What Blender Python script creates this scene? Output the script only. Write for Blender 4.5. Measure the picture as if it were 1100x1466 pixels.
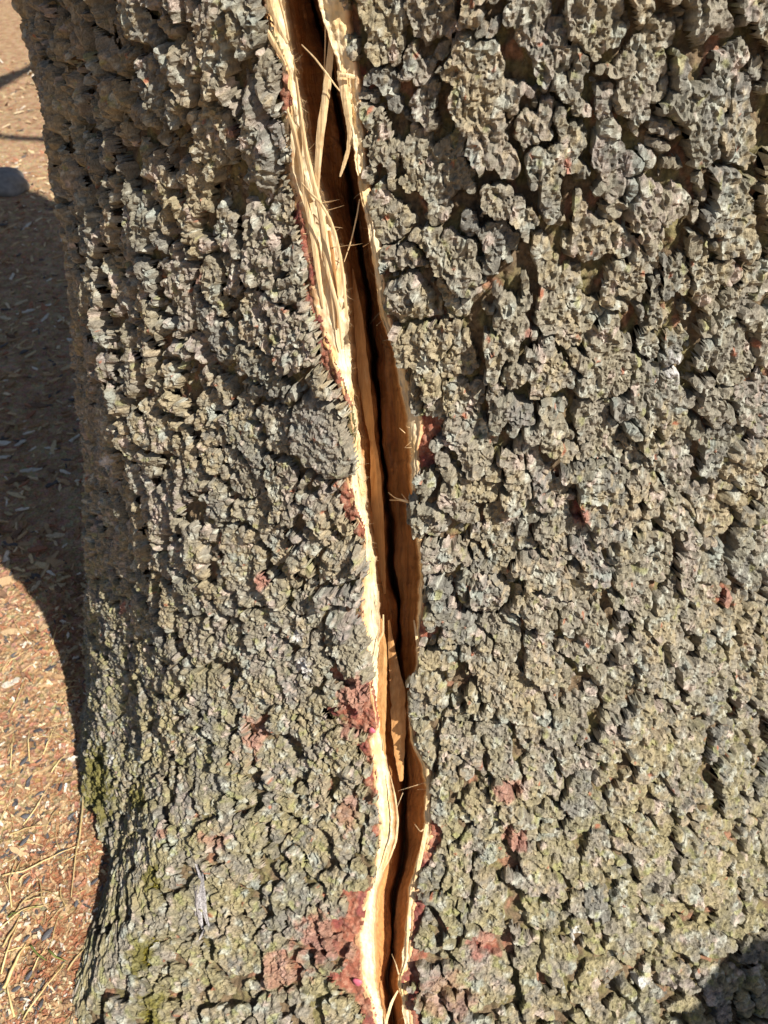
import bpy, math, random
import numpy as np
from mathutils import Vector

random.seed(7)
for o in list(bpy.data.objects):
    bpy.data.objects.remove(o)
scene = bpy.context.scene
COL = scene.collection

# ------------------------------------------------------------------ camera
PITCH = math.radians(40.0)
CAM = np.array([-0.12, -0.85, 0.85])
FPX, PW, PH = 1200.0, 1100.0, 1466.0
cd = bpy.data.cameras.new('camera')
cam = bpy.data.objects.new('camera', cd)
COL.objects.link(cam)
cam.location = CAM
cam.rotation_euler = (math.pi / 2 - PITCH, 0, 0)
cd.sensor_fit = 'VERTICAL'
cd.sensor_height = 24.0
cd.lens = 24.0 * FPX / PH
cd.clip_start = 0.01
cd.clip_end = 500
cd.dof.use_dof = True
cd.dof.focus_distance = 0.52
cd.dof.aperture_fstop = 13.0
scene.camera = cam

# ------------------------------------------------------------------ sky, sun
SUN_EL = math.radians(46)
SUN_AZ = math.radians(46)          # to the right of straight behind the camera
sdir = Vector((math.sin(SUN_AZ) * math.cos(SUN_EL), -math.cos(SUN_AZ) * math.cos(SUN_EL), math.sin(SUN_EL)))
w = bpy.data.worlds.new('World')
scene.world = w
w.use_nodes = True
nt = w.node_tree
sky = nt.nodes.new('ShaderNodeTexSky')
sky.sky_type = 'NISHITA'
sky.sun_disc = False
sky.sun_elevation = SUN_EL
sky.sun_rotation = math.atan2(sdir.x, sdir.y)
nt.links.new(sky.outputs[0], nt.nodes['Background'].inputs[0])
nt.nodes['Background'].inputs[1].default_value = 0.05
sl = bpy.data.lights.new('sun', 'SUN')
sl.energy = 5.0
sl.angle = math.radians(0.5)
sl.color = (1.0, 0.95, 0.87)
so = bpy.data.objects.new('sun', sl)
COL.objects.link(so)
so.rotation_euler = sdir.to_track_quat('Z', 'Y').to_euler()
so.location = (2, -2, 4)
vs = scene.view_settings
vs.view_transform = 'Standard'
vs.look = 'None'
vs.gamma = 1.0
vs.exposure = 0.7
vs.use_curve_mapping = False


# ------------------------------------------------------------------ helpers
def tag(o, label=None, cat=None, group=None, kind=None):
    if label: o['label'] = label
    if cat: o['category'] = cat
    if group: o['group'] = group
    if kind: o['kind'] = kind
    return o


def empty(name, loc=(0, 0, 0)):
    o = bpy.data.objects.new(name, None)
    COL.objects.link(o)
    o.location = loc
    o.empty_display_size = 0.05
    return o


def np_mesh(name, co, quads, col=None, smooth=True, tris=None):
    me = bpy.data.meshes.new(name)
    co = np.asarray(co, dtype=np.float32)
    nq = len(quads)
    ntri = 0 if tris is None else len(tris)
    me.vertices.add(len(co))
    me.vertices.foreach_set('co', co.ravel())
    me.loops.add(nq * 4 + ntri * 3)
    li = np.asarray(quads, dtype=np.int32).ravel()
    if ntri: li = np.concatenate([li, np.asarray(tris, dtype=np.int32).ravel()])
    me.loops.foreach_set('vertex_index', li)
    me.polygons.add(nq + ntri)
    st = np.arange(nq, dtype=np.int32) * 4
    if ntri: st = np.concatenate([st, nq * 4 + np.arange(ntri, dtype=np.int32) * 3])
    me.polygons.foreach_set('loop_start', st)
    me.polygons.foreach_set('use_smooth', np.full(nq + ntri, smooth, dtype=bool))
    me.update(calc_edges=True)
    if col is not None:
        a = me.attributes.new('Col', 'FLOAT_COLOR', 'POINT')
        c = np.ones((len(co), 4), dtype=np.float32)
        c[:, :3] = col
        a.data.foreach_set('color', c.ravel())
    return me


def link(name, me, mat=None, parent=None):
    o = bpy.data.objects.new(name, me)
    COL.objects.link(o)
    if mat is not None and len(me.materials) == 0:
        me.materials.append(mat)
    if parent is not None: o.parent = parent
    return o


_rs = np.random.RandomState(11)
PERM = _rs.permutation(4096).astype(np.int64)
GA = _rs.rand(4096) * 2 * np.pi
GX, GY = np.cos(GA).astype(np.float32), np.sin(GA).astype(np.float32)
RND = _rs.rand(4096, 4).astype(np.float32)


def hsh(ix, iy, s):
    return PERM[(PERM[(ix + s * 131) & 4095] + iy) & 4095]


def perlin(x, y, s=0):
    xi = np.floor(x); yi = np.floor(y)
    fx = (x - xi).astype(np.float32); fy = (y - yi).astype(np.float32)
    ix = xi.astype(np.int64); iy = yi.astype(np.int64)

    def g(dx, dy):
        h = hsh(ix + dx, iy + dy, s)
        return GX[h] * (fx - dx) + GY[h] * (fy - dy)
    u = fx * fx * fx * (fx * (fx * 6 - 15) + 10)
    v = fy * fy * fy * (fy * (fy * 6 - 15) + 10)
    a = g(0, 0); b = g(1, 0); c = g(0, 1); d = g(1, 1)
    return 1.5 * ((a + (b - a) * u) * (1 - v) + (c + (d - c) * u) * v)


def fbm(x, y, s=0, n=4, r=0.5):
    t = 0; a = 1.0
    for k in range(n):
        t = t + a * perlin(x * 2.03 ** k + 17.3 * k, y * 2.03 ** k - 9.1 * k, s + k)
        a *= r
    return t


def sstep(a, b, x):
    t = np.clip((x - a) / (b - a), 0, 1)
    return t * t * (3 - 2 * t)


# ------------------------------------------------------------------ trunk base surface (axis at the origin)
_AK = np.radians([-180, -125, -104, -85, -70, -59, -53, -48, -44, -40, -35, -22, 0, 20, 40, 70, 110, 180])
_RK = np.array([.53, .53, .51, .49, .515, .540, .562, .566, .572, .625, .695, .73, .71, .69, .66, .63, .58, .53])
_at = np.linspace(-np.pi, np.pi, 721)
_rt = np.interp(_at, _AK, _RK)
_k = np.hanning(11); _k /= _k.sum()
_rt = np.convolve(np.concatenate([_rt[-30:-1], _rt, _rt[1:30]]), _k, 'same')[29:-29]


def Rcol(z):
    zz = np.maximum(z, -0.08)
    return .398 - .009 * sstep(.45, .75, zz) - .012 * (np.minimum(zz, 4) - .74) + .058 * np.exp(-(zz - .25) / .25) - .012 * np.maximum(zz - 1, 0)


def Rsurf(a, z):
    zz = np.maximum(z, -0.08)
    e = np.interp(a, _at, _rt) - .565
    lump = .010 * perlin(a * 2.6 + 3.1, z * 4.2 + 1.7, 5) + .005 * perlin(a * 6.2, z * 8.5, 6)
    return Rcol(z) + e * np.exp(-zz / .085) + lump


def spos(a, z, h):
    """point h above the base surface along its normal"""
    r = Rsurf(a, z)
    dz = .004
    drz = (Rsurf(a, z + dz) - Rsurf(a, z - dz)) / (2 * dz)
    er = np.stack([np.sin(a), -np.cos(a), np.zeros_like(a)], -1)
    n = er.copy(); n[..., 2] = -drz
    n /= np.linalg.norm(n, axis=-1, keepdims=True)
    p = er * r[..., None]
    p[..., 2] = z
    return p + n * np.asarray(h)[..., None]


FWD = np.array([0, math.cos(PITCH), -math.sin(PITCH)])
UP = np.array([0, math.sin(PITCH), math.cos(PITCH)])


def ray(x, y):
    x = np.asarray(x, float); y = np.asarray(y, float)
    d = FWD + ((x - PW / 2) / FPX)[..., None] * np.array([1., 0, 0]) + ((PH / 2 - y) / FPX)[..., None] * UP
    return d


def hit(x, y, d=0.0):
    """where the photograph's sight line meets the surface d below the trunk's skin -> a, z, point"""
    D = ray(x, y)
    sh = D.shape[:-1]
    D = D.reshape(-1, 3)
    dd = np.broadcast_to(np.asarray(d, float), sh).ravel()

    def f(t):
        p = CAM + D * t[:, None]
        return np.hypot(p[:, 0], p[:, 1]) - (Rsurf(np.arctan2(p[:, 0], -p[:, 1]), p[:, 2]) - dd)
    lo = np.full(len(D), .05); hi = np.full(len(D), np.nan)
    for t in np.linspace(.2, 1.3, 90):
        v = f(np.full(len(D), t))
        m = np.isnan(hi) & (v < 0)
        hi[m] = t
        k = np.isnan(hi)
        lo[k] = t
    ok = ~np.isnan(hi)
    hi[~ok] = 1.3
    for _ in range(22):
        mid = (lo + hi) / 2
        v = f(mid)
        hi = np.where(v < 0, mid, hi); lo = np.where(v < 0, lo, mid)
    p = CAM + D * hi[:, None]
    return np.arctan2(p[:, 0], -p[:, 1]).reshape(sh), p[:, 2].reshape(sh), p.reshape(sh + (3,))


def ground_pt(x, y):
    D = ray(x, y)
    t = -CAM[2] / D[..., 2]
    return CAM + D * t[..., None]


def project(p):
    q = p - CAM
    dep = q @ FWD
    return PW / 2 + FPX * q[..., 0] / dep, PH / 2 - FPX * (q @ UP) / dep, dep


# meridional arc length v(z)
_zt = np.linspace(-.08, 4.2, 4000)
_rr = Rcol(_zt) + .15 * np.exp(-_zt / .085)
_vt = np.concatenate([[0], np.cumsum(np.hypot(np.diff(_zt), np.diff(_rr)))])
z2v = lambda z: np.interp(z, _zt, _vt)
v2z = lambda v: np.interp(v, _vt, _zt)
UR = 0.45                                   # u = angle * UR

# ------------------------------------------------------------------ the crack, as measured lines
yk = lambda pts: np.array(pts, float).T
L0 = yk([(-80, 372), (0, 380), (50, 388), (100, 408), (150, 411), (250, 412), (300, 428), (350, 440), (400, 447), (450, 455), (500, 470),
         (550, 490), (580, 500), (620, 506), (650, 503), (680, 496), (720, 505), (760, 520), (800, 521), (850, 517), (900, 518), (950, 526),
         (1000, 534), (1040, 540), (1060, 528), (1100, 535), (1150, 540), (1190, 545), (1220, 538), (1260, 535), (1290, 522),
         (1340, 516), (1400, 520), (1466, 540), (1560, 560)])
L1 = yk([(-80, 395), (0, 408), (60, 416), (100, 424), (200, 440), (250, 453), (300, 470), (350, 484), (400, 496), (500, 500), (580, 506), (650, 514),
         (700, 520), (760, 528), (800, 535), (850, 540), (900, 541), (950, 541), (1000, 540), (1050, 545), (1100, 552), (1150, 560),
         (1200, 563), (1240, 548), (1270, 537), (1330, 532), (1400, 536), (1440, 546), (1466, 552), (1560, 572)])
BL = yk([(-80, 440), (0, 455), (100, 474), (200, 492), (300, 506), (400, 524), (500, 534), (600, 544), (700, 553), (800, 562), (900, 572),
         (1000, 572), (1100, 580), (1200, 579), (1300, 563), (1400, 556), (1466, 562), (1560, 580)])
R1 = yk([(-80, 442), (0, 456), (30, 463), (55, 472), (80, 481), (110, 488), (163, 498), (218, 508), (272, 515), (327, 527), (380, 536), (450, 546),
         (500, 563), (550, 574), (600, 584), (640, 589), (700, 590), (760, 595), (800, 603), (850, 601), (900, 598), (950, 598),
         (1000, 584), (1060, 588), (1100, 607), (1130, 611), (1200, 607), (1260, 589), (1300, 584), (1370, 577), (1400, 570), (1466, 580), (1560, 596)])
R2 = yk([(-80, 485), (0, 496), (55, 502), (110, 513), (163, 518), (218, 523), (272, 529), (327, 543), (380, 548), (450, 556), (500, 574),
         (550, 586), (600, 604), (640, 600), (700, 597), (760, 602), (800, 611), (850, 607), (900, 604), (950, 603), (1000, 588),
         (1060, 592), (1100, 617), (1130, 620), (1200, 616), (1260, 597), (1300, 592), (1370, 586), (1400, 577), (1466, 588), (1560, 604)])
ip = lambda K, y: np.interp(y, K[0], K[1])
_ys = np.arange(-330, 1800, 3.0)
aL, zL, _ = hit(ip(L0, _ys), _ys)
aR, zR, _ = hit(ip(R2, _ys), _ys)
_oL = np.argsort(z2v(zL)); _oR = np.argsort(z2v(zR))
uL_of = lambda v: np.interp(v, z2v(zL)[_oL], (aL * UR)[_oL])
uR_of = lambda v: np.interp(v, z2v(zR)[_oR], (aR * UR)[_oR])


# how far the bark has broken back from the torn edge, left and right (metres)
def band(v, rows, K):
    y = np.arange(0, 1500, 4.0)
    wd = np.zeros_like(y)
    for y0, y1, px in rows:
        wd = np.maximum(wd, px * sstep(y0 - 10, y0 + 10, y) * (1 - sstep(y1 - 10, y1 + 10, y)))
    a, z, p = hit(ip(K, y), y)
    dep = (p - CAM) @ FWD
    vv = z2v(z); o = np.argsort(vv)
    return np.interp(v, vv[o], (wd * dep / FPX)[o])


# ------------------------------------------------------------------ bark height field on a fine grid
STEP = 0.00105
A0, A1 = math.radians(-97), math.radians(50)
Z0, Z1 = -0.03, 0.93
ug = np.arange(A0 * UR, A1 * UR, STEP)
vg = np.arange(z2v(Z0), z2v(Z1), STEP * 1.12)
NU, NV = len(ug), len(vg)
U, V = np.meshgrid(ug, vg)
U = U.astype(np.float64); V = V.astype(np.float64)
Z = v2z(V)
A = U / UR
mm = 1000.0
um, vm = U * mm, V * mm
# domain warp
wx = 9 * perlin(um / 42, vm / 60, 21) + 4.5 * perlin(um / 17, vm / 24, 22) + 2.8 * perlin(um / 7.5, vm / 9, 23) + 1.5 * perlin(um / 4.2, vm / 4.6, 24)
wy = 9 * perlin(um / 42, vm / 60, 31) + 4.5 * perlin(um / 17, vm / 24, 32) + 2.8 * perlin(um / 7.5, vm / 9, 33) + 1.5 * perlin(um / 4.2, vm / 4.6, 34)
# swirl of the healed branch scar
sa, sz, _ = hit(np.array([905.]), np.array([775.]))
su, sv = float(sa[0] * UR * mm), float(z2v(sz[0]) * mm)
dx0, dy0 = um - su, vm - sv
scar = np.exp(-((dx0 / 48) ** 2 + (dy0 / 36) ** 2) ** 1.5)
X = um + wx + scar * (-.35 * dx0)
Y = vm + wy + scar * (.75 * dy0)
LEAN = .18
X = X + LEAN * (vm - 500)
CX, CY = 10.5, 14.5                # small scales, mm
PX, PY = 28.0, 44.0                # plates, mm


def site(ix, iy):
    h = hsh(ix, iy, 3)
    r = RND[h]
    return (ix + .08 + .84 * r[..., 0]) * CX, (iy + .08 + .84 * r[..., 1]) * CY, r[..., 2], r[..., 3]


def plate_of(cx, cy):
    """plate that a small scale belongs to: nearest weighted coarse site"""
    jx = np.floor(cx / PX).astype(np.int64); jy = np.floor(cy / PY).astype(np.int64)
    best = np.full(cx.shape, 1e9); pid = np.zeros(cx.shape, np.int64); bx = np.zeros(cx.shape); by = np.zeros(cx.shape)
    for dy in (-1, 0, 1):
        for dx in (-1, 0, 1):
            kx, ky = jx + dx, jy + dy
            r = RND[hsh(kx, ky, 9)]
            px = (kx + r[..., 0]) * PX; py = (ky + r[..., 1]) * PY
            d = ((cx - px) / PX) ** 2 + ((cy - py) / PY) ** 2 - .30 * r[..., 2]
            m = d < best
            best[m] = d[m]; pid[m] = ((kx + 500) * 2000 + (ky + 500))[m]; bx[m] = px[m]; by[m] = py[m]
    return pid, bx, by


# tables over the small cells
ix0, ix1 = int(X.min() // CX) - 3, int(X.max() // CX) + 4
iy0, iy1 = int(Y.min() // CY) - 3, int(Y.max() // CY) + 4
TIX, TIY = np.meshgrid(np.arange(ix0, ix1), np.arange(iy0, iy1), indexing='ij')
TSX, TSY, TR1, TR2 = site(TIX, TIY)
TP, TBX, TBY = plate_of(TSX, TSY)
# special plates that stand out in the photograph: (px, py, half width, half height, thickness in mm)
SPECIAL = [(467, 628, 54, 48, 12), (612, 742, 46, 30, 9), (372, 195, 40, 70, 11), (490, 800, 40, 38, 9),
           (495, 925, 34, 52, 9), (612, 1000, 34, 40, 8), (585, 430, 40, 34, 11), (600, 1070, 30, 40, 7), (690, 840, 50, 36, 10), (590, 560, 24, 30, 9)]
spa, spz, _ = hit(np.array([s[0] for s in SPECIAL], float), np.array([s[1] for s in SPECIAL], float))
spu, spv = spa * UR * mm, z2v(spz) * mm
_, _, spp = hit(np.array([s[0] for s in SPECIAL], float), np.array([s[1] for s in SPECIAL], float))
spd = (spp - CAM) @ FWD
ci = np.floor(X / CX).astype(np.int64); cj = np.floor(Y / CY).astype(np.int64)
B1 = np.full(X.shape, 1e9, np.float32); I1 = np.zeros(X.shape, np.int32)
nTy = TSX.shape[1]
fTSX, fTSY, fTP, fR1, fR2 = TSX.ravel(), TSY.ravel(), TP.ravel(), TR1.ravel(), TR2.ravel()
NB = [(i, j) for i in (-1, 0, 1) for j in (-1, 0, 1)]
idx_of = lambda di, dj: ((ci + di - ix0) * nTy + (cj + dj - iy0)).astype(np.int32)
for di, dj in NB:
    k = idx_of(di, dj)
    d = ((X - fTSX[k]) ** 2 + ((Y - fTSY[k]) * .8) ** 2).astype(np.float32)
    m = d < B1
    B1[m] = d[m]; I1[m] = k[m]
PID = fTP[I1]
B2 = np.full(X.shape, 1e9, np.float32)       # nearest other scale in the same plate
B3 = np.full(X.shape, 1e9, np.float32)       # nearest scale of another plate
for di, dj in [(i, j) for i in (-2, -1, 0, 1, 2) for j in (-2, -1, 0, 1, 2) if abs(i) + abs(j) < 4]:
    k = idx_of(di, dj)
    d = ((X - fTSX[k]) ** 2 + ((Y - fTSY[k]) * .8) ** 2).astype(np.float32)
    same = fTP[k] == PID
    m = same & (k != I1) & (d < B2)
    B2[m] = d[m]
    m = (~same) & (d < B3)
    B3[m] = d[m]
s1 = np.sqrt(B1)
crease = (np.sqrt(B2) - s1) * .5
edge = (np.sqrt(B3) - s1) * .5                # mm to the plate's border, roughly
del B2, B3
# random numbers per plate
ph = PERM[(PERM[(PID % 4096)] + (PID // 4096)) & 4095]
PR = RND[ph]
low = sstep(.42, .12, Z)                      # 1 near the root flare
high = sstep(.45, .75, Z)
# gaps: wide, narrow or closed
gap = 1.3 + 2.9 * fbm(um / 26, vm / 38, 41, 3) + .6 * high + .35 * low
closed = sstep(1.0, -.1, gap)
gap = np.clip(gap, .95, 4.4)
flank = sstep(-.45, -.9, A) * sstep(.12, .4, Z)
gap = gap + .8 * flank
g0, g2 = np.gradient(edge, STEP * 1.12 * mm, STEP * mm)
hor = sstep(.45, .8, np.abs(g0) / (np.hypot(g0, g2) + 1e-6))
closed = np.maximum(closed, flank * hor)
ridge = np.clip(.5 + .8 * fbm((um + .5 * wx) / 21, vm / 150, 255, 2), 0, 1)
thick = (5.5 + 6.0 * (PR[..., 0] ** 1.3 * (1 - flank) + flank * ridge)) * (1 + .12 * low) + 1.5 * high + 2.2 * flank
e = edge - gap
# special plates override
SPID = np.full(X.shape, -1, np.int32)
for i, (px, py, rx, ry, th) in enumerate(SPECIAL):
    k = mm * spd[i] / FPX
    fs = 1.35                                  # the surface is seen foreshortened along v
    du = (um + 1.15 * wx - spu[i]) / (rx * k); dv = (vm + 1.15 * wy - spv[i]) / (ry * k * fs)
    rr = np.sqrt(du * du + dv * dv)
    es = (1 - rr) * min(rx, ry) * k
    rg = 2.5 + .3 * th
    near = es > -rg
    e = np.where(near & (es < 0), np.minimum(e, -es - 1.0 + np.minimum(0, (rg - 3.5) * -.35)), e)
    ins = es > 0
    e = np.where(ins, es - 1.0, e)
    closed = np.where(near, 0, closed)
    PID = np.where(ins, 10 ** 8 + i, PID)
    thick = np.where(ins, th, thick)
    SPID[ins] = i
# the crack cuts everything but the few plates that overhang it
dL = (uL_of(V) - U) * mm
dR = (U - uR_of(V)) * mm
dist = np.maximum(dL, dR)
rtL = band(V, [(100, 160, 12), (280, 420, 20), (420, 575, 26), (690, 765, 24), (870, 945, 9), (965, 1050, 52), (1060, 1130, 22), (1160, 1200, 10), (1275, 1480, 34)], L0) * mm
rtR = band(V, [(95, 240, 12), (590, 665, 34), (875, 910, 16), (1040, 1060, 6), (1170, 1240, 14), (1280, 1480, 16)], R2) * mm
rt = np.where(dL > dR, rtL, rtR) * np.clip(.72 + .95 * fbm(um / 21, vm / 24, 251, 3), .05, 1.5)
jag = 2.6 * fbm(um / 9, vm / 11, 47, 3) + 1.2
ecr = dist + jag - rt - 1.0
hang = (SPID == 0) | (SPID == 1) | (SPID == 2) | (SPID == 3) | (SPID == 4) | (SPID == 5) | (SPID == 6) | (SPID == 9)
ecr = np.where(hang, dist + jag + 6.0, ecr)
closed = np.where(ecr < 6, 0, closed)
smooth_pl = np.where((SPID == 0) | (SPID == 2), .7, 1.0)
e = np.minimum(e, ecr)
e_s = e.copy()
e = e + .5 * fbm(um / 4.6, vm / 4.6, 49, 2)

# plate tops
cw = sstep(.7, 0, crease)
tilt = RND[hsh(I1.astype(np.int64) % 1999, I1.astype(np.int64) // 1999, 8)]
ox = (X - TBX.ravel()[I1]); oy = (Y - TBY.ravel()[I1])
# plates lift along their lower left edges like loose shingles
shg = np.clip(-(.05 + .13 * PR[..., 1]) * ox - (.02 + .09 * PR[..., 2]) * oy, -4, 3.6) * (1 - .4 * low) * (1 - .75 * flank)
cell = 1.7 * (tilt[..., 2] - .5) * (1 - .7 * flank)
n1 = fbm(um / 9 + .25 * wx, vm / 14 + .25 * wy, 51, 3)
n2 = fbm(um / 3.4, vm / 3.8, 57, 3, .6)


def crumbs(sx, sy, wp, sd):
    """broken surface of small flat facets, each with its own height and slope"""
    x = um / sx + wp * perlin(um / (sx * 1.1), vm / (sy * 1.1), sd); y = vm / sy + wp * perlin(um / (sx * 1.1), vm / (sy * 1.1), sd + 1)
    i0 = np.floor(x).astype(np.int64); j0 = np.floor(y).astype(np.int64)
    bd = np.full(x.shape, 9., np.float32); sec = bd.copy(); hh = np.zeros_like(bd)
    for di in (-1, 0, 1):
        for dj in (-1, 0, 1):
            r = RND[hsh(i0 + di, j0 + dj, sd)]
            ax = (x - (i0 + di + r[..., 0])).astype(np.float32); ay = (y - (j0 + dj + r[..., 1])).astype(np.float32)
            d = ax * ax + ay * ay
            m = d < bd
            sec = np.where(m, bd, np.minimum(sec, d))
            hh[m] = ((r[..., 2] - .5) + .9 * (r[..., 3] - .5) * ax + .9 * (r[..., 1] - .6) * ay)[m]
            bd = np.where(m, d, bd)
    return hh, np.sqrt(sec) - np.sqrt(bd)


ca, caf = crumbs(5.6, 7.4, .55, 231)
cb, cbf = crumbs(2.7, 3.1, .5, 235)
fl = 3.4 * n1 + .5 * n2
q = np.floor(fl / 1.3); fr = fl / 1.3 - q
terr = 1.3 * (q + sstep(.80, 1.0, fr))          # flaky layers with sharp steps
wsc = np.clip(scar * 1.6, 0, 1)
ring = np.hypot(dx0 / 1.5 + .5 * wx, dy0 + .5 * wy)
rings = np.abs(((ring / 6.2) % 1) - .5) * 2
lam = fbm(um / 13 + .35 * wx, vm / 4.2 + .3 * wy + um / 9, 241, 3)     # thin curled laminae
q3 = np.floor(lam * 2.2); lm = (q3 + sstep(.7, 1.0, lam * 2.2 - q3)) / 2.2
grn = fbm(um / 4.5, vm / 34, 245, 3)
detail = .95 * terr + .6 * ca + .38 * cb + 1.2 * lm - .3 * sstep(.12, 0, caf) - .9 * cw + .25 * n2 + flank * 2.4 * grn
top = thick + shg + cell + detail * (1 - .35 * flank) * smooth_pl * (.3 + .7 * sstep(-.4, 2.6, e)) + wsc * 2.4 * (rings - .5)
prof = np.where(SPID >= 0, np.sqrt(sstep(-1.0, 5.0, e)), sstep(-1.0, .75 + .03 * thick + 2.0 * flank, e))
lam_u = np.floor(2.5 * fbm(um / 7, vm / 12, 261, 2)) / 2
under = -1.2 + 1.6 * fbm(um / 8, vm / 13, 61, 3) + .9 * fbm(um / 2.6, vm / 3.4, 66, 2)
uc = 2.2 * sstep(0, 3.0, edge) * (tilt[..., 3] - .3)
under = under + np.maximum(uc, 0) + 1.6 * ca + .9 * cb + 1.2 * lam_u
bot = -3.0 * (1 - closed) + closed * (3.2 + flank * (-1 + 7 * ridge) + 1.5 * n1 + .8 * ca)
hp = bot + (np.maximum(top, bot + 1.0) - bot) * prof
# lean the rims outward so that plate edges stand steep
gy, gx = np.gradient(e_s, STEP * 1.12 * mm, STEP * mm)
gl = np.sqrt(gx * gx + gy * gy) + 1e-6
rim = np.clip((e + 1.0) / 2.15, 0, 1) * np.exp(-np.maximum(e - 1.15, 0) / 1.4) * 1.25 * (1 - closed)
curl = PR[..., 3]
rim *= np.where(SPID >= 0, .2, .65 + .7 * curl)
dU = -gx / gl * rim / mm
dV = -gy / gl * rim / mm

# ------------------------------------------------------------------ bark colours (real pigments, no shading)
def mixc(c, d, f):
    return c * (1 - f[..., None]) + np.array(d) * f[..., None]


xp_, yp_, dp_ = project(spos(A, Z, np.zeros_like(A)))     # only used to find where measured stains lie on the trunk
tone = fbm(um / 60, vm / 80, 71, 3)
grain = fbm(um / 5, vm / 6, 75, 3, .6)
col = np.empty(X.shape + (3,), np.float32)
col[:] = (.250, .222, .172)
col = mixc(col, (.185, .176, .150), sstep(.45, .9, PR[..., 1]))
col = mixc(col, (.32, .265, .235), .8 * sstep(.62, .95, PR[..., 2]) * sstep(-.3, .4, grain))
col = mixc(col, (.335, .27, .165), .75 * sstep(.05, .6, tone + .6 * grain))
col = mixc(col, (.285, .245, .120), (.22 + .5 * low) * sstep(-.5, .5, fbm(um / 22, vm / 28, 81, 3)))
col = mixc(col, (.43, .43, .36), .75 * sstep(.35, .75, fbm(um / 11, vm / 13, 85, 3) + .25 * n2))
col = mixc(col, (.31, .34, .30), .6 * sstep(.5, .8, fbm(um / 19, vm / 19, 88, 2) + .2 * n2))
col = mixc(col, (.46, .37, .31), .8 * sstep(.50, .85, fbm(um / 13, vm / 17, 91, 2) + .2 * n2))
col = mixc(col, (.30, .30, .11), .55 * sstep(.55, .85, fbm(um / 9, vm / 10, 93, 2) + .2 * low))
col = mixc(col, (.19, .182, .158), .55 * (SPID == 0))
col *= (1 + .30 * n2 + .12 * grain)[..., None]
ucol = np.empty_like(col)
ucol[:] = (.165, .115, .066)
ucol = mixc(ucol, (.19, .16, .07), sstep(-.2, .5, fbm(um / 16, vm / 22, 101, 3)))
ucol = mixc(ucol, (.30, .15, .09), .85 * sstep(.38, .62, fbm(um / 17, vm / 23, 104, 2)))
ucol *= (1 + .35 * n2)[..., None]
# raw inner bark along the torn edges, red stains
rag = 4.5 * fbm(um / 7, vm / 8, 111, 3)
raw = np.clip(sstep(rt + 3.5, rt - .5, dist + rag) * sstep(1.5, 4, rt + 1.0 * np.abs(rag)), 0, 1) * (dist > -3)
redc = np.empty_like(col); redc[:] = (.30, .105, .062)
redc = mixc(redc, (.40, .20, .13), sstep(-.1, .5, grain))
redc = mixc(redc, (.20, .045, .045), .7 * sstep(.1, .5, fbm(um / 14, vm / 16, 113, 2)))
ucol = ucol * (1 - raw[..., None]) + redc * raw[..., None]
pk = np.array((.40, .23, .175))
for (px, py, rx, ry, kf) in [(480, 1340, 62, 42, .8), (410, 1385, 42, 30, .7), (515, 1005, 34, 48, .9), (830, 732, 16, 16, .9), (694, 1349, 28, 22, .9), (735, 1190, 18, 22, .85),
                             (1030, 850, 15, 15, .8), (728, 1120, 24, 18, .75), (370, 1050, 14, 40, .7), (318, 1200, 22, 18, .6), (640, 1420, 45, 40, .45), (385, 825, 9, 16, .9),
                             (185, 870, 7, 10, .9), (810, 235, 7, 14, 1), (755, 470, 8, 12, .9), (345, 180, 10, 10, .6), (300, 390, 8, 10, .7), (240, 1190, 10, 8, .7), (500, 1160, 18, 30, .6)]:
    f = 1 - np.hypot((xp_ - px) / rx, (yp_ - py) / ry) + .45 * fbm(um / 8, vm / 9, 117, 3)
    f = kf * sstep(0, .35, f)
    col = col * (1 - f[..., None]) + (.5 * redc + .5 * pk) * f[..., None]
    ucol = ucol * (1 - f[..., None]) + redc * f[..., None]
fleck = sstep(.86, .95, fbm(um / 6.5, vm / 8, 121, 2)) * .9
col = mixc(col, (.36, .13, .07), fleck)
for (px, py, rx, ry) in [(440, 950, 12, 18), (432, 905, 8, 10), (822, 1335, 12, 16), (913, 1400, 12, 10), (170, 655, 6, 10), (175, 1085, 6, 9), (960, 520, 16, 22)]:
    f = .85 * sstep(0, .4, 1 - np.hypot((xp_ - px) / rx, (yp_ - py) / ry) + .5 * fbm(um / 4, vm / 4, 125, 3))
    col = mixc(col, (.60, .58, .55), f)
MOSS = [(152, 1120, 26, 66), (140, 1180, 16, 30), (205, 1140, 14, 24), (205, 1365, 20, 30), (225, 1440, 22, 26), (225, 1255, 16, 24)]
moss = np.zeros_like(U)
for (px, py, rx, ry) in MOSS:
    moss = np.maximum(moss, sstep(0, .4, 1 - np.hypot((xp_ - px) / rx, (yp_ - py) / ry) + .5 * fbm(um / 9, vm / 9, 127, 3)))
col = mixc(col, (.155, .135, .020), .8 * moss)
ucol = mixc(ucol, (.14, .12, .02), .7 * moss)
col = np.clip(col, .02, .8).astype(np.float32)
ucol = np.clip(ucol, .02, .8).astype(np.float32)


# ------------------------------------------------------------------ materials
def mat(name):
    m = bpy.data.materials.new(name)
    m.use_nodes = True
    n = m.node_tree.nodes
    return m, m.node_tree, n['Principled BSDF']


def N(t, kind, **kw):
    n = t.nodes.new(kind)
    for k, v in kw.items():
        if k.startswith('_'): setattr(n, k[1:], v)
        else: n.inputs[k].default_value = v
    return n


def ramp(t, src, stops):
    r = t.nodes.new('ShaderNodeValToRGB')
    el = r.color_ramp.elements
    el[0].position, el[0].color = stops[0][0], stops[0][1]
    el[1].position, el[1].color = stops[-1][0], stops[-1][1]
    for p, c in stops[1:-1]:
        x = el.new(p); x.color = c
    t.links.new(src, r.inputs[0])
    return r


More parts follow.
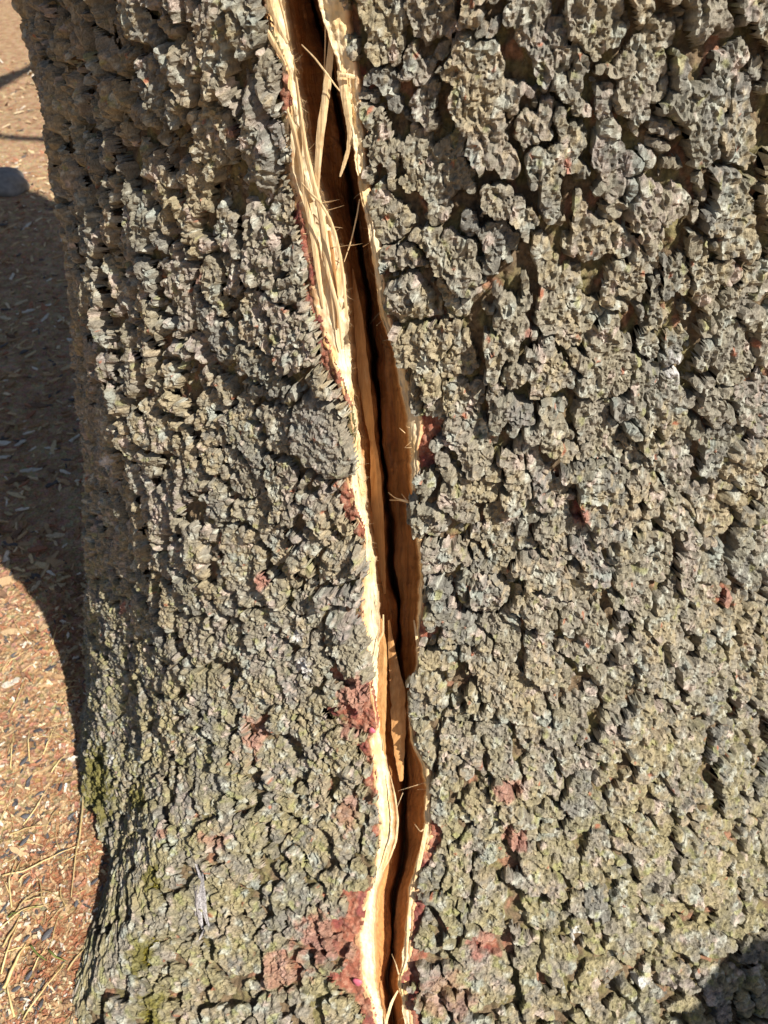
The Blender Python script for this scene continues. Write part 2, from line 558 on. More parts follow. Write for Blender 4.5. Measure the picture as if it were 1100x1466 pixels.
def mixn(t, a, b, f, mode='MIX'):
    m = t.nodes.new('ShaderNodeMix')
    m.data_type = 'RGBA'; m.blend_type = mode
    for s, i in ((f, 0), (a, 6), (b, 7)):
        if hasattr(s, 'is_output'): t.links.new(s, m.inputs[i])
        else: m.inputs[i].default_value = s
    return m.outputs[2]


g1 = lambda v: (v, v, v, 1)


def bark_material(name, bump=1.0):
    m, t, b = mat(name)
    at = N(t, 'ShaderNodeAttribute', _attribute_name='Col')
    tc = t.nodes.new('ShaderNodeTexCoord')
    n1 = N(t, 'ShaderNodeTexNoise', Scale=520.0, Detail=6.0, Roughness=.68)
    n2 = N(t, 'ShaderNodeTexNoise', Scale=1500.0, Detail=3.0, Roughness=.6)
    v1 = N(t, 'ShaderNodeTexNoise', Scale=900.0, Detail=4.0, Roughness=.7)
    n3 = N(t, 'ShaderNodeTexNoise', Scale=140.0, Detail=4.0, Roughness=.6)
    for n in (n1, n2, v1, n3): t.links.new(tc.outputs['Object'], n.inputs['Vector'])
    r1 = ramp(t, n1.outputs[0], [(.30, g1(.60)), (.5, g1(1.0)), (.72, g1(1.45))])
    c = mixn(t, at.outputs['Color'], r1.outputs[0], .85, 'MULTIPLY')
    r2 = ramp(t, n2.outputs[0], [(.60, g1(0)), (.72, g1(1))])
    r3 = ramp(t, n3.outputs[0], [(.48, g1(0)), (.66, g1(.75))])
    k = mixn(t, r2.outputs[0], r3.outputs[0], 1.0, 'MULTIPLY')
    c = mixn(t, c, (.46, .46, .40, 1), k)
    r4 = ramp(t, n3.outputs[0], [(.30, g1(.45)), (.42, g1(0))])
    c = mixn(t, c, (.12, .10, .075, 1), r4.outputs[0])
    t.links.new(c, b.inputs['Base Color'])
    b.inputs['Roughness'].default_value = .82
    b.inputs['Specular IOR Level'].default_value = .28
    b1 = N(t, 'ShaderNodeBump', Strength=.75 * bump, Distance=.0016)
    b2 = N(t, 'ShaderNodeBump', Strength=.6 * bump, Distance=.0012)
    t.links.new(n1.outputs[0], b1.inputs['Height'])
    t.links.new(v1.outputs[0], b2.inputs['Height'])
    t.links.new(b1.outputs[0], b2.inputs['Normal'])
    t.links.new(b2.outputs[0], b.inputs['Normal'])
    return m


M_PLATE = bark_material('bark_plate')
M_UNDER = bark_material('inner_bark')


def wood_material(name, ca, cb, cc, bump=.5, attr=False, trans=0.0):
    m, t, b = mat(name)
    tc = t.nodes.new('ShaderNodeTexCoord')
    mp = N(t, 'ShaderNodeMapping')
    mp.inputs['Scale'].default_value = (420, 420, 10)
    mp.inputs['Rotation'].default_value = (0.0, 0.0, 0.0)
    t.links.new(tc.outputs['Object'], mp.inputs[0])
    n1 = N(t, 'ShaderNodeTexNoise', Scale=1.0, Detail=5.0, Roughness=.6)
    t.links.new(mp.outputs[0], n1.inputs['Vector'])
    n2 = N(t, 'ShaderNodeTexNoise', Scale=70.0, Detail=4.0)
    t.links.new(tc.outputs['Object'], n2.inputs['Vector'])
    r = ramp(t, n1.outputs[0], [(.30, ca), (.52, cb), (.75, cc)])
    c = r.outputs[0]
    if attr:
        at = N(t, 'ShaderNodeAttribute', _attribute_name='Col')
        c = mixn(t, at.outputs['Color'], ramp(t, n1.outputs[0], [(.28, g1(.62)), (.5, g1(.97)), (.75, g1(1.18))]).outputs[0], .9, 'MULTIPLY')
    r2 = ramp(t, n2.outputs[0], [(.3, g1(.82)), (.6, g1(1.05))])
    c = mixn(t, c, r2.outputs[0], .8, 'MULTIPLY')
    t.links.new(c, b.inputs['Base Color'])
    b.inputs['Roughness'].default_value = .65
    b.inputs['Specular IOR Level'].default_value = .3
    bp = N(t, 'ShaderNodeBump', Strength=bump, Distance=.0015)
    t.links.new(n1.outputs[0], bp.inputs['Height'])
    t.links.new(bp.outputs[0], b.inputs['Normal'])
    return m


M_WOOD = wood_material('torn_wood', g1(1), g1(1), g1(1), .8, attr=True)
M_SPL = wood_material('splinter_wood', (.62, .40, .19, 1), (.78, .57, .31, 1), (.86, .68, .42, 1), .5)
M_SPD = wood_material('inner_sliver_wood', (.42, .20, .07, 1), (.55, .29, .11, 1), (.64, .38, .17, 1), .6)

# ------------------------------------------------------------------ the tree
tree = empty('conifer_tree')
tag(tree, 'old grey rough-barked conifer trunk split open by a long vertical crack', 'tree')


def grid_quads(mask):
    """indices of grid faces whose four corners are all in mask"""
    f = mask[:-1, :-1] & mask[1:, :-1] & mask[:-1, 1:] & mask[1:, 1:]
    j, i = np.nonzero(f)
    a = j * NU + i
    return np.stack([a, a + 1, a + NU + 1, a + NU], 1)


def compact(q, P, C):
    used, inv = np.unique(q, return_inverse=True)
    return P.reshape(-1, 3)[used], inv.reshape(-1, 4), C.reshape(-1, 3)[used]


# inner bark: the layer between and under the plates
um_mask = (dist > -2.0) & ((e < 2.6) | (ecr < 2.6))
hu = under - 1.2 * sstep(2.0, -2.0, dist)
Pu = spos(A, Z, hu / mm)
qu = grid_quads(um_mask)
cu_, qu_, colu_ = compact(qu, Pu, ucol)
# the rest of the trunk, coarser, round the back and above
parts_co, parts_q, parts_c = [cu_], [qu_], [colu_]
nbase = len(cu_)


def coarse(a0, a1, z0, z1, st):
    global nbase
    aa = np.linspace(a0, a1, max(3, int((a1 - a0) * .45 / st)))
    zz = v2z(np.linspace(z2v(z0), z2v(z1), max(3, int((z2v(z1) - z2v(z0)) / st))))
    Ag, Zg = np.meshgrid(aa, zz)
    un, vn = Ag * UR * mm, z2v(Zg) * mm
    h = 4 + 9 * np.abs(fbm(un / 30, vn / 45, 131, 3)) + 2 * fbm(un / 9, vn / 12, 133, 2)
    p = spos(Ag, Zg, h / mm)
    n, k = Ag.shape
    j, i = np.meshgrid(np.arange(n - 1), np.arange(k - 1), indexing='ij')
    b = (j * k + i).ravel() + nbase
    parts_co.append(p.reshape(-1, 3)); parts_q.append(np.stack([b, b + 1, b + k + 1, b + k], 1))
    c = np.empty((n * k, 3), np.float32); c[:] = (.19, .17, .135)
    parts_c.append(c)
    nbase += n * k


coarse(A1 - .01, 2 * np.pi + A0 + .01, -.05, .96, .006)
coarse(-np.pi, np.pi, .92, 4.0, .011)
me = np_mesh('trunk', np.concatenate(parts_co), np.concatenate(parts_q), np.concatenate(parts_c))
trunk = link('trunk', me, M_UNDER, tree)

# plates
Pp = spos((U + dU) / UR, v2z(V + dV), hp / mm)
pm = e > -1.0
f = pm[:-1, :-1] & pm[1:, :-1] & pm[:-1, 1:] & pm[1:, 1:]
j, i = np.nonzero(f)
b = j * NU + i
Q = np.stack([b, b + 1, b + NU + 1, b + NU], 1)
fp = PID[j, i]
xs, ys, _ = project(Pp.reshape(-1, 3))
xq, yq = xs[Q], ys[Q]
ar = .5 * ((xq[:, 2] - xq[:, 0]) * (yq[:, 3] - yq[:, 1]) - (xq[:, 3] - xq[:, 1]) * (yq[:, 2] - yq[:, 0]))
cxq, cyq = xq.mean(1), yq.mean(1)
vis = (cxq > 0) & (cxq < PW) & (cyq > 0) & (cyq < PH)
ar = np.where(vis, np.maximum(-ar, 0), 0)
up_, inv_ = np.unique(fp, return_inverse=True)
area = np.bincount(inv_, ar)
order = np.argsort(-area)
big = order[:296]
rank = np.full(len(up_), -1); rank[big] = np.arange(len(big))
frank = rank[inv_]
srt = np.argsort(frank, kind='stable')
fr_s = frank[srt]
for k in range(len(big)):
    lo, hi = np.searchsorted(fr_s, k), np.searchsorted(fr_s, k + 1)
    if hi - lo < 12: continue
    co, q_, cc = compact(Q[srt[lo:hi]], Pp, col)
    o = link('bark_plate', np_mesh('bark_plate', co, q_, cc, smooth=False), M_PLATE, trunk)
lo, hi = np.searchsorted(fr_s, -1), np.searchsorted(fr_s, 0)
co, q_, cc = compact(Q[srt[lo:hi]], Pp, col)
o = link('small_bark_plates', np_mesh('small_bark_plates', co, q_, cc, smooth=False), M_PLATE, trunk)
tag(o, kind='stuff')
NPL = len(up_)

# ------------------------------------------------------------------ torn wood of the crack
rows = np.arange(-327, 1797, 1.5)
segs = []                                       # (pixel line, depth line in mm, columns to the next)
nz = lambda k, amp, sc: amp * fbm(rows / sc, np.full_like(rows, k * 7.7), 140 + k, 3)
l0 = ip(L0, rows) + nz(1, 3.0, 22); l1 = ip(L1, rows) + nz(2, 2.0, 18)
bl = ip(BL, rows) + nz(3, 3.5, 60); r1 = ip(R1, rows) + nz(4, 2.0, 20); r2 = ip(R2, rows) + nz(5, 2.0, 20)
l1 = np.maximum(l1, l0 + 2.5)
bl = np.clip(bl, l1 + 7, r1 - 9)
r2 = np.maximum(r2, r1 + 4)
slot = 4.0 + 3.5 * (fbm(rows / 90, rows * 0 + 3.3, 150, 2) + .3)
slot = np.clip(slot, 1.5, 9.0)
upr = sstep(450, 330, rows)
steps = [(l0 - 7, np.full_like(rows, 4.0)), (l0, np.full_like(rows, 1.0)), (l1, 8.0 + nz(6, 1.5, 40)),
         (l1 + .2 * (bl - l1), 30 + nz(7, 5, 80)), (bl - slot, 60 + nz(8, 8, 90)), (bl - .2, np.full_like(rows, 130.)),
         (bl + slot * .9, 66 + nz(9, 8, 90)), (r1 - .16 * (r1 - bl), 50 + nz(10, 6, 70)), (r1, 5.0 + nz(11, 1.5, 30) - 10 * upr), (r2, 1.0 - 6 * upr), (r2 + 7, np.full_like(rows, 4.0))]
ncs = [2, 16, 12, 14, 6, 6, 14, 10, 12, 2]
pxs, dps, cid = [], [], []
for k, n in enumerate(ncs):
    for s in range(n):
        w_ = s / n
        pxs.append(steps[k][0] * (1 - w_) + steps[k + 1][0] * w_)
        dps.append(steps[k][1] * (1 - w_) + steps[k + 1][1] * w_)
        cid.append(k + w_)
pxs.append(steps[-1][0]); dps.append(steps[-1][1]); cid.append(len(ncs))
PXg, DPg = np.stack(pxs, 1), np.stack(dps, 1)
CI = np.broadcast_to(np.array(cid), PXg.shape)
YY = np.broadcast_to(rows[:, None], PXg.shape)
fib = 1.5 * fbm(CI * 2.6 + .004 * YY, YY / 150, 160, 3) + 1.0 * fbm(CI * 7 + .01 * YY, YY / 70, 164, 3) + .35 * fbm(PXg / 3, YY / 9, 168, 2)
stp = np.floor(2.2 * fbm(CI * 1.1, YY / 120, 170, 2) * 2) * .9
DPg = DPg + (fib + stp * ((CI > 2) & (CI < 8))) * np.where((CI < 1) | (CI > 9.0), .15, np.where(CI < 2, .5, 1.0))
_, _, Pc = hit(PXg, YY, DPg / mm)
wcol = np.empty(PXg.shape + (3,), np.float32)
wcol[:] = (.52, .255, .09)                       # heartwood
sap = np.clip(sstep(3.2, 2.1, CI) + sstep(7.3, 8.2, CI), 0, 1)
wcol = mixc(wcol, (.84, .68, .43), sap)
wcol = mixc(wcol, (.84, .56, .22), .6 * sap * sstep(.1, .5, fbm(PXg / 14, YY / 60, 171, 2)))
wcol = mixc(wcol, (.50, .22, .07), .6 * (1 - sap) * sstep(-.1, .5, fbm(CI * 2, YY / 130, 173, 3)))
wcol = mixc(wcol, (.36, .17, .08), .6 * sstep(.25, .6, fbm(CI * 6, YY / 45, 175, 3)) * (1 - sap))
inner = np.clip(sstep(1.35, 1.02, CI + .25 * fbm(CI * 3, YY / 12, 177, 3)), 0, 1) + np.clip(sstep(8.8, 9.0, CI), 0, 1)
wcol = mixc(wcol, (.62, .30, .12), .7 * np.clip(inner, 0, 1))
nr, nc = PXg.shape


def crack_piece(name, c0, c1, parent):
    a = next(i for i, c in enumerate(cid) if c >= c0); z = next(i for i, c in enumerate(cid) if c >= c1)
    sub = Pc[:, a:z + 1]; k = sub.shape[1]
    j, i = np.meshgrid(np.arange(nr - 1), np.arange(k - 1), indexing='ij')
    b = (j * k + i).ravel()
    q = np.stack([b, b + k, b + k + 1, b + 1], 1)
    return link(name, np_mesh(name, sub.reshape(-1, 3), q, wcol[:, a:z + 1].reshape(-1, 3)), M_WOOD, parent)


crack = crack_piece('torn_crack', 2, 8, tree)
tag(crack, 'orange shaded inner wood of the crack')
tag(crack_piece('sapwood_lip', 0, 2, crack), 'bright sunlit cream sapwood along the torn edge')
crack_piece('sapwood_strip', 8, 10, crack)


# splinters: tapered bent strips with thickness, (px, py, depth mm, width px) along their length
def ribbon(name, pts, mat_, parent, thick=1.4, seed=0, seg=9, twist=0.0):
    pts = np.array(pts, float)
    t = np.linspace(0, 1, len(pts)); tt = np.linspace(0, 1, seg * (len(pts) - 1) + 1)
    P = np.stack([np.interp(tt, t, pts[:, k]) for k in range(4)], 1)
    ker = np.array([.25, .5, .25])
    for _ in range(3):
        P[1:-1] = .25 * P[:-2] + .5 * P[1:-1] + .25 * P[2:]
    r = np.random.RandomState(seed + 5)
    P[:, 3] *= 1 + .05 * r.randn(len(P))
    a, z, p = hit(P[:, 0], P[:, 1], P[:, 2] / mm)
    dep = (p - CAM) @ FWD
    wd = P[:, 3] * dep / FPX
    tan = np.gradient(p, axis=0); tan /= np.linalg.norm(tan, axis=1, keepdims=True)
    nrm = np.stack([np.sin(a), -np.cos(a), np.full_like(a, .1)], 1)
    side = np.cross(tan, nrm); side /= np.linalg.norm(side, axis=1, keepdims=True)
    nrm = np.cross(side, tan)
    tw = twist * (tt - .3)
    s2 = side * np.cos(tw)[:, None] + nrm * np.sin(tw)[:, None]
    n2_ = nrm * np.cos(tw)[:, None] - side * np.sin(tw)[:, None]
    th = np.minimum(thick / mm, wd * .3)[:, None]
    wd = wd[:, None]
    ringpts = [p - s2 * wd * .5, p - s2 * wd * .15 + n2_ * th * (.35 + .2 * r.rand(len(p), 1)), p + s2 * wd * .22 + n2_ * th * .3, p + s2 * wd * .5 + n2_ * th * .1, p + s2 * wd * .3 - n2_ * th * .7, p - s2 * wd * .3 - n2_ * th * .6]
    k = len(ringpts)
    co = np.stack(ringpts, 1).reshape(-1, 3)
    q = []
    for s in range(len(p) - 1):
        for m_ in range(k):
            q.append((s * k + m_, s * k + (m_ + 1) % k, (s + 1) * k + (m_ + 1) % k, (s + 1) * k + m_))
    e_ = (len(p) - 1) * k
    q += [(0, 5, 4, 1), (1, 4, 3, 2), (e_, e_ + 1, e_ + 4, e_ + 5), (e_ + 1, e_ + 2, e_ + 3, e_ + 4)]
    return link(name, np_mesh(name, co, q, smooth=False), mat_, parent)


SPL = [
    ([(478, 20, 3, 7), (474, 70, 0, 10), (468, 130, -3, 12), (459, 190, -3, 12), (455, 240, -1, 9), (454, 278, 3, 6)], M_SPL, 1.6, .5),
    ([(490, 60, -1, 9), (489, 108, -6, 14), (497, 150, -7, 13), (502, 190, -6, 8), (499, 215, -5, 6), (492, 238, -4, 5), (487, 253, -3, 2.5)], M_SPL, 1.8, .6),
    ([(486, 107, -8, 5), (497, 108, -9, 6), (508, 110, -8, 5)], M_SPL, 1.6, .1),
    ([(379, -30, -4, 9), (388, 10, -5, 12), (400, 40, -5, 10), (412, 62, -4, 3)], M_SPL, 1.2, .3),
    ([(398, -10, -3, 5), (408, 28, -4, 4), (414, 58, -3, 2)], M_SPL, .8, .3),
    ([(380, 38, -3, 6), (392, 62, -4, 9), (408, 90, -1, 4)], M_SPL, 1.0, .2),
    ([(411, 156, -4, 4), (421, 185, -5, 9), (431, 235, -2, 7), (436, 275, 0, 8), (448, 330, 0, 10), (456, 390, 1, 8), (463, 440, 2, 4)], M_SPL, 1.6, .3),
    ([(424, 110, 0, 4), (430, 160, -1, 7), (438, 215, -2, 8), (449, 262, -2, 9), (460, 300, -1, 9), (468, 350, 0, 8), (476, 410, 1, 6), (480, 470, 3, 3)], M_SPL, 1.7, .4),
    ([(432, 262, -4, 3), (445, 277, -6, 4), (459, 290, -6, 4), (472, 312, -6, 4.5), (480, 335, -5, 5), (488, 370, -4, 5), (493, 410, -2, 4.5), (497, 455, 0, 3)], M_SPL, 1.3, .4),
    ([(455, 290, 1, 5), (462, 340, 0, 6), (470, 390, 0, 6), (484, 440, 1, 5), (490, 500, 2, 3)], M_SPL, 1.4, .2),
    ([(432, 64, -4, 1.8), (450, 82, -6, 2.4), (467, 104, -7, 2.8), (480, 122, -7, 2.2), (497, 143, -5, 1.2)], M_SPL, .9, .2),
    ([(466, 25, 4, 2), (466, 60, 3, 2.4), (464, 115, 3, 1.4)], M_SPL, .8, .2),
    ([(515, 285, 3, 1.4), (511, 310, 2, 2.2), (503, 345, 3, 1.8), (493, 375, 3, 1.2)], M_SPL, .8, .2),
    ([(471, 330, 2, 5), (477, 370, 1, 7), (481, 430, 2, 6), (484, 470, 4, 3)], M_SPD, 1.4, .2),
    ([(546, 886, 12, 3), (549, 930, 9, 12), (546, 990, 8, 16), (545, 1050, 9, 13), (550, 1100, 11, 7), (556, 1130, 15, 3)], M_SPD, 2.5, .5),
    ([(557, 888, 20, 3), (562, 940, 17, 13), (570, 990, 14, 22), (571, 1050, 13, 20), (573, 1095, 14, 11), (575, 1118, 16, 5)], M_SPD, 3.5, .7),
    ([(549, 880, 5, 2), (549, 905, 4, 3), (542, 920, 3, 2), (537, 940, 3, 1.3)], M_SPL, .7, .2),
    ([(559, 1110, 4, 1.4), (566, 1140, 0, 2.6), (570, 1175, -2, 3), (567, 1205, -3, 3), (558, 1230, -3, 2), (548, 1248, -1, 1.2)], M_SPL, .9, .2),
    ([(612, 1095, -2, 3), (614, 1130, -3, 6), (611, 1160, -2, 4)], M_SPL, 1.2, .2),
    ([(611, 1180, -3, 4), (607, 1205, -4, 6), (600, 1240, -2, 5), (592, 1275, 0, 3)], M_SPL, 1.3, .3),
    ([(601, 1235, 0, 2), (590, 1270, 1, 4), (585, 1320, 1, 4), (583, 1370, 1, 2)], M_SPL, 1.2, .2),
    ([(594, 1180, 2, 1.2), (602, 1191, -2, 2.4), (612, 1184, -3, 3)], M_SPL, .8, .2),
    ([(561, 1366, 6, 1), (567, 1380, 2, 2), (571, 1395, 0, 2)], M_SPL, .8, .2),
    ([(570, 1418, 0, 2), (561, 1435, 1, 4), (553, 1462, 1, 4), (551, 1490, 3, 3)], M_SPL, 1.2, .3),
    ([(556, 705, 8, 1), (566, 713, 3, 2), (584, 718, 0, 3)], M_SPL, .8, .2),
    ([(558, 716, 8, 1), (570, 716, 3, 1.6), (584, 719, 0, 2)], M_SPL, .7, .2),
    ([(575, 707, 6, .8), (580, 713, 2, 1.4), (585, 720, 0, 2)], M_SPL, .7, .2),
    ([(531, 606, 34, 2), (537, 660, 30, 14), (541, 740, 29, 18), (546, 800, 30, 12), (551, 850, 34, 3)], M_SPD, 3, .3),
    ([(505, 385, 32, 2), (513, 450, 28, 14), (520, 530, 28, 18), (529, 600, 30, 14), (536, 650, 34, 3)], M_SPD, 3, .3),
    ([(560, 462, 6, 3), (568, 490, 2, 6), (575, 528, 1, 4)], M_SPL, 1.2, .2),
    ([(598, 752, 3, 2), (603, 780, 0, 6), (606, 812, 1, 3)], M_SPL, 1.2, .2),
    ([(593, 888, 4, 2), (597, 915, 1, 4), (602, 952, 0, 3)], M_SPL, 1.0, .2),
]
for k, (pts, m_, th, tw) in enumerate(SPL):
    ribbon('splinter', pts, m_, crack, th, k, 9, tw)

# hair-fine fibres standing off the torn edges: too small to count
hv, hq = [], []
rr_ = np.random.RandomState(3)


def hair(p0, dirv, ln, w0, bend):
    n = 5
    b = len(hv)
    d = np.array(dirv) / np.linalg.norm(dirv)
    s = np.cross(d, (0.3, -1, .2)); s /= np.linalg.norm(s)
    n3 = np.cross(d, s)
    for k in range(n + 1):
        t = k / n
        c = p0 + d * ln * t + bend * ln * t * t
        wd = w0 * (1 - .8 * t)
        hv.extend([c + s * wd, c - .5 * s * wd + .87 * n3 * wd, c - .5 * s * wd - .87 * n3 * wd])
    for k in range(n):
        for m_ in range(3):
            hq.append((b + k * 3 + m_, b + k * 3 + (m_ + 1) % 3, b + k * 3 + 3 + (m_ + 1) % 3, b + k * 3 + 3 + m_))


ys_ = []
for lo_, hi_, n_, K, sgn, d0 in [(60, 480, 100, L1, 1, 3), (480, 760, 70, L1, 1, 5), (760, 960, 60, L1, 1, 5), (960, 1466, 80, L1, 1, 5), (100, 1466, 90, R1, -1, 4)]:
    yy = rr_.uniform(lo_, hi_, n_)
    _, _, p0 = hit(ip(K, yy) - sgn * 1.5, yy, np.full(n_, d0 / mm))
    for p in p0:
        ln = .0018 + .006 * rr_.rand() ** 3
        hair(p, np.array([sgn * (.8 + .4 * rr_.rand()), -.75 + .3 * rr_.randn(), .5 * rr_.randn() - .15]), ln, .00010 + .00009 * rr_.rand(), np.array([.3, .1, .6]) * rr_.randn())
for (x, y, tx, ty) in [(462, 290, 478, 291), (462, 290, 486, 287), (466, 302, 493, 295), (478, 325, 491, 326), (474, 354, 507, 352), (500, 352, 520, 349), (520, 353, 531, 347), (440, 285, 430, 290), (440, 335, 431, 334), (563, 485, 548, 488),
                       (522, 690, 527, 684), (519, 697, 524, 706), (580, 620, 572, 612), (541, 870, 545, 884), (610, 1120, 570, 1132), (612, 1130, 598, 1130), (577, 1135, 567, 1160)]:
    _, _, p = hit(np.array([x, tx], float), np.array([y, ty], float), np.array([1, -2]) / mm)
    v_ = p[1] - p[0]
    hair(p[0], v_, np.linalg.norm(v_), .00035, np.array([0, -.1, .12]) * rr_.randn())
o = link('wood_fibres', np_mesh('wood_fibres', np.array(hv), np.array(hq)), M_SPL, crack)
tag(o, kind='stuff')

# two pink resin beads on the torn edge
m_res, t_, b_ = mat('pink_resin')
nn = N(t_, 'ShaderNodeTexNoise', Scale=300.0, Detail=3.0)
rp = ramp(t_, nn.outputs[0], [(.3, (.50, .09, .14, 1)), (.7, (.62, .17, .22, 1))])
t_.links.new(rp.outputs[0], b_.inputs['Base Color']); b_.inputs['Roughness'].default_value = .5
for (px, py, r_) in [(533, 1046, 5), (512, 1406, 7)]:
    a, z, p = hit(np.array([px], float), np.array([py], float), np.array([-.001]))
    k = float((p[0] - CAM) @ FWD) * r_ / FPX
    th, phv = np.meshgrid(np.linspace(0, 2 * np.pi, 14)[:-1], np.linspace(0, np.pi, 8))
    nrm = np.array([math.sin(a[0]), -math.cos(a[0]), .25]); nrm /= np.linalg.norm(nrm)
    e1 = np.cross(nrm, (0, 0, 1)); e1 /= np.linalg.norm(e1); e2 = np.cross(nrm, e1)
    rad = k * (1 + .15 * np.sin(3 * th + px))
    co = p[0] + (np.sin(phv) * np.cos(th) * rad)[..., None] * e1 + (np.sin(phv) * np.sin(th) * rad)[..., None] * e2 + (np.cos(phv) * k * .45)[..., None] * nrm
    n, kk = th.shape
    q = [(j * kk + i, j * kk + (i + 1) % kk, (j + 1) * kk + (i + 1) % kk, (j + 1) * kk + i) for j in range(n - 1) for i in range(kk)]
    tag(link('resin_bead', np_mesh('resin_bead', co.reshape(-1, 3), q), m_res, trunk), 'small pink resin bead on the torn edge')


# bare lower limbs, above the picture
def limb(z0, a, ln, rise, r0, seed):
    r = np.random.RandomState(seed)
    n, k = 26, 12
    t = np.linspace(0, 1, n)
    d = np.array([math.sin(a), -math.cos(a), 0]); s = np.array([d[1], -d[0], 0])
    R0 = float(Rcol(np.array(z0))) - .03
    p = d * (R0 + ln * t)[:, None] + s * (.06 * np.sin(3 * t + r.rand() * 6) * ln * t)[:, None]
    p[:, 2] = z0 + rise * ln * t + .05 * ln * np.sin(4 * t + r.rand() * 6) * t
    rad = r0 * (1 - .75 * t) * (1 + .08 * r.randn(n))
    th = np.linspace(0, 2 * np.pi, k + 1)[:-1]
    co = p[:, None] + (rad[:, None] * np.cos(th))[..., None] * s + (rad[:, None] * np.sin(th))[..., None] * np.array([0, 0, 1.])
    q = [(j * k + i, j * k + (i + 1) % k, (j + 1) * k + (i + 1) % k, (j + 1) * k + i) for j in range(n - 1) for i in range(k)]
    q += [((n - 1) * k, (n - 1) * k + 1, (n - 1) * k + 6, (n - 1) * k + 11)]
    c = np.empty((n * k, 3), np.float32); c[:] = (.18, .155, .125)
    link('branch', np_mesh('branch', co.reshape(-1, 3), q, c), M_UNDER, tree)


limb(2.75, math.radians(165), 1.9, .03, .035, 1)
limb(3.05, math.radians(150), 2.1, .05, .04, 2)
limb(2.9, math.radians(-150), 1.4, -.05, .035, 3)
limb(3.5, math.radians(80), 1.6, .1, .04, 4)

# ------------------------------------------------------------------ ground
def gh(x, y):
    x = np.asarray(x, float); y = np.asarray(y, float)
    return .012 * perlin(x * 2.2, y * 2.2, 201) + .007 * perlin(x * 9, y * 9, 203) + .0035 * perlin(x * 33, y * 33, 205) + .0018 * perlin(x * 95, y * 95, 207) - .004


def axis_pts(lo, a, b_, hi, st):
    m_ = np.arange(a, b_, st)
    k = np.geomspace(st, hi - b_, 26)
    k2 = np.geomspace(st, a - lo, 26)
    return np.concatenate([(a - k2)[::-1], m_, b_ + k])


gxs = axis_pts(-80, -1.1, -.34, 80, .0055)
gys = axis_pts(-80, -.75, 1.3, 80, .0065)
GXm, GYm = np.meshgrid(gxs, gys)
gz = gh(GXm, GYm)
co = np.stack([GXm, GYm, gz], -1).reshape(-1, 3)
k = len(gxs)
j, i = np.meshgrid(np.arange(len(gys) - 1), np.arange(k - 1), indexing='ij')
b = (j * k + i).ravel()
m_g, t_, b_ = mat('mulch_ground')
tc = t_.nodes.new('ShaderNodeTexCoord')
nA = N(t_, 'ShaderNodeTexNoise', Scale=34.0, Detail=8.0, Roughness=.7)
nB = N(t_, 'ShaderNodeTexNoise', Scale=330.0, Detail=6.0, Roughness=.7)
vA = N(t_, 'ShaderNodeTexVoronoi', Scale=170.0)
vB = N(t_, 'ShaderNodeTexVoronoi', Scale=420.0)
for n_ in (nA, nB, vA, vB): t_.links.new(tc.outputs['Object'], n_.inputs['Vector'])
rA = ramp(t_, nA.outputs[0], [(.3, (.20, .105, .055, 1)), (.47, (.33, .20, .11, 1)), (.6, (.42, .29, .165, 1)), (.75, (.46, .36, .22, 1))])
rB = ramp(t_, nB.outputs[0], [(.3, g1(.5)), (.5, g1(1)), (.7, g1(1.5))])
c = mixn(t_, rA.outputs[0], rB.outputs[0], .9, 'MULTIPLY')
c = mixn(t_, c, vA.outputs['Color'], .16, 'OVERLAY')
t_.links.new(c, b_.inputs['Base Color'])
b_.inputs['Roughness'].default_value = .9
b_.inputs['Specular IOR Level'].default_value = .2
b1 = N(t_, 'ShaderNodeBump', Strength=.9, Distance=.004)
b2 = N(t_, 'ShaderNodeBump', Strength=.8, Distance=.002)
t_.links.new(vA.outputs['Distance'], b1.inputs['Height']); t_.links.new(nB.outputs[0], b2.inputs['Height'])
t_.links.new(b1.outputs[0], b2.inputs['Normal']); t_.links.new(b2.outputs[0], b_.inputs['Normal'])
g = link('ground', np_mesh('ground', co, np.stack([b, b + 1, b + k + 1, b + k], 1)), m_g)
tag(g, kind='structure')


def simple_mat(name, stops, scale=120.0, rough=.75, bump=.4, stretch=None):
    m, t, b = mat(name)
    tc = t.nodes.new('ShaderNodeTexCoord')
    oi = t.nodes.new('ShaderNodeObjectInfo')
    n = N(t, 'ShaderNodeTexNoise', Scale=scale, Detail=4.0, Roughness=.6)
    src = tc.outputs['Object']
    if stretch:
        mp = N(t, 'ShaderNodeMapping'); mp.inputs['Scale'].default_value = stretch
        t.links.new(src, mp.inputs[0]); src = mp.outputs[0]
    t.links.new(src, n.inputs['Vector'])
    r = ramp(t, n.outputs[0], stops)
    rr = ramp(t, oi.outputs['Random'], [(0, (.55, .50, .46, 1)), (.5, (1, .97, .92, 1)), (1, (1.4, 1.36, 1.3, 1))])
    c = mixn(t, r.outputs[0], rr.outputs[0], .9, 'MULTIPLY')
    t.links.new(c, b.inputs['Base Color'])
    b.inputs['Roughness'].default_value = rough
    b.inputs['Specular IOR Level'].default_value = .3
    bp = N(t, 'ShaderNodeBump', Strength=bump, Distance=.001)
    t.links.new(n.outputs[0], bp.inputs['Height']); t.links.new(bp.outputs[0], b.inputs['Normal'])
    return m


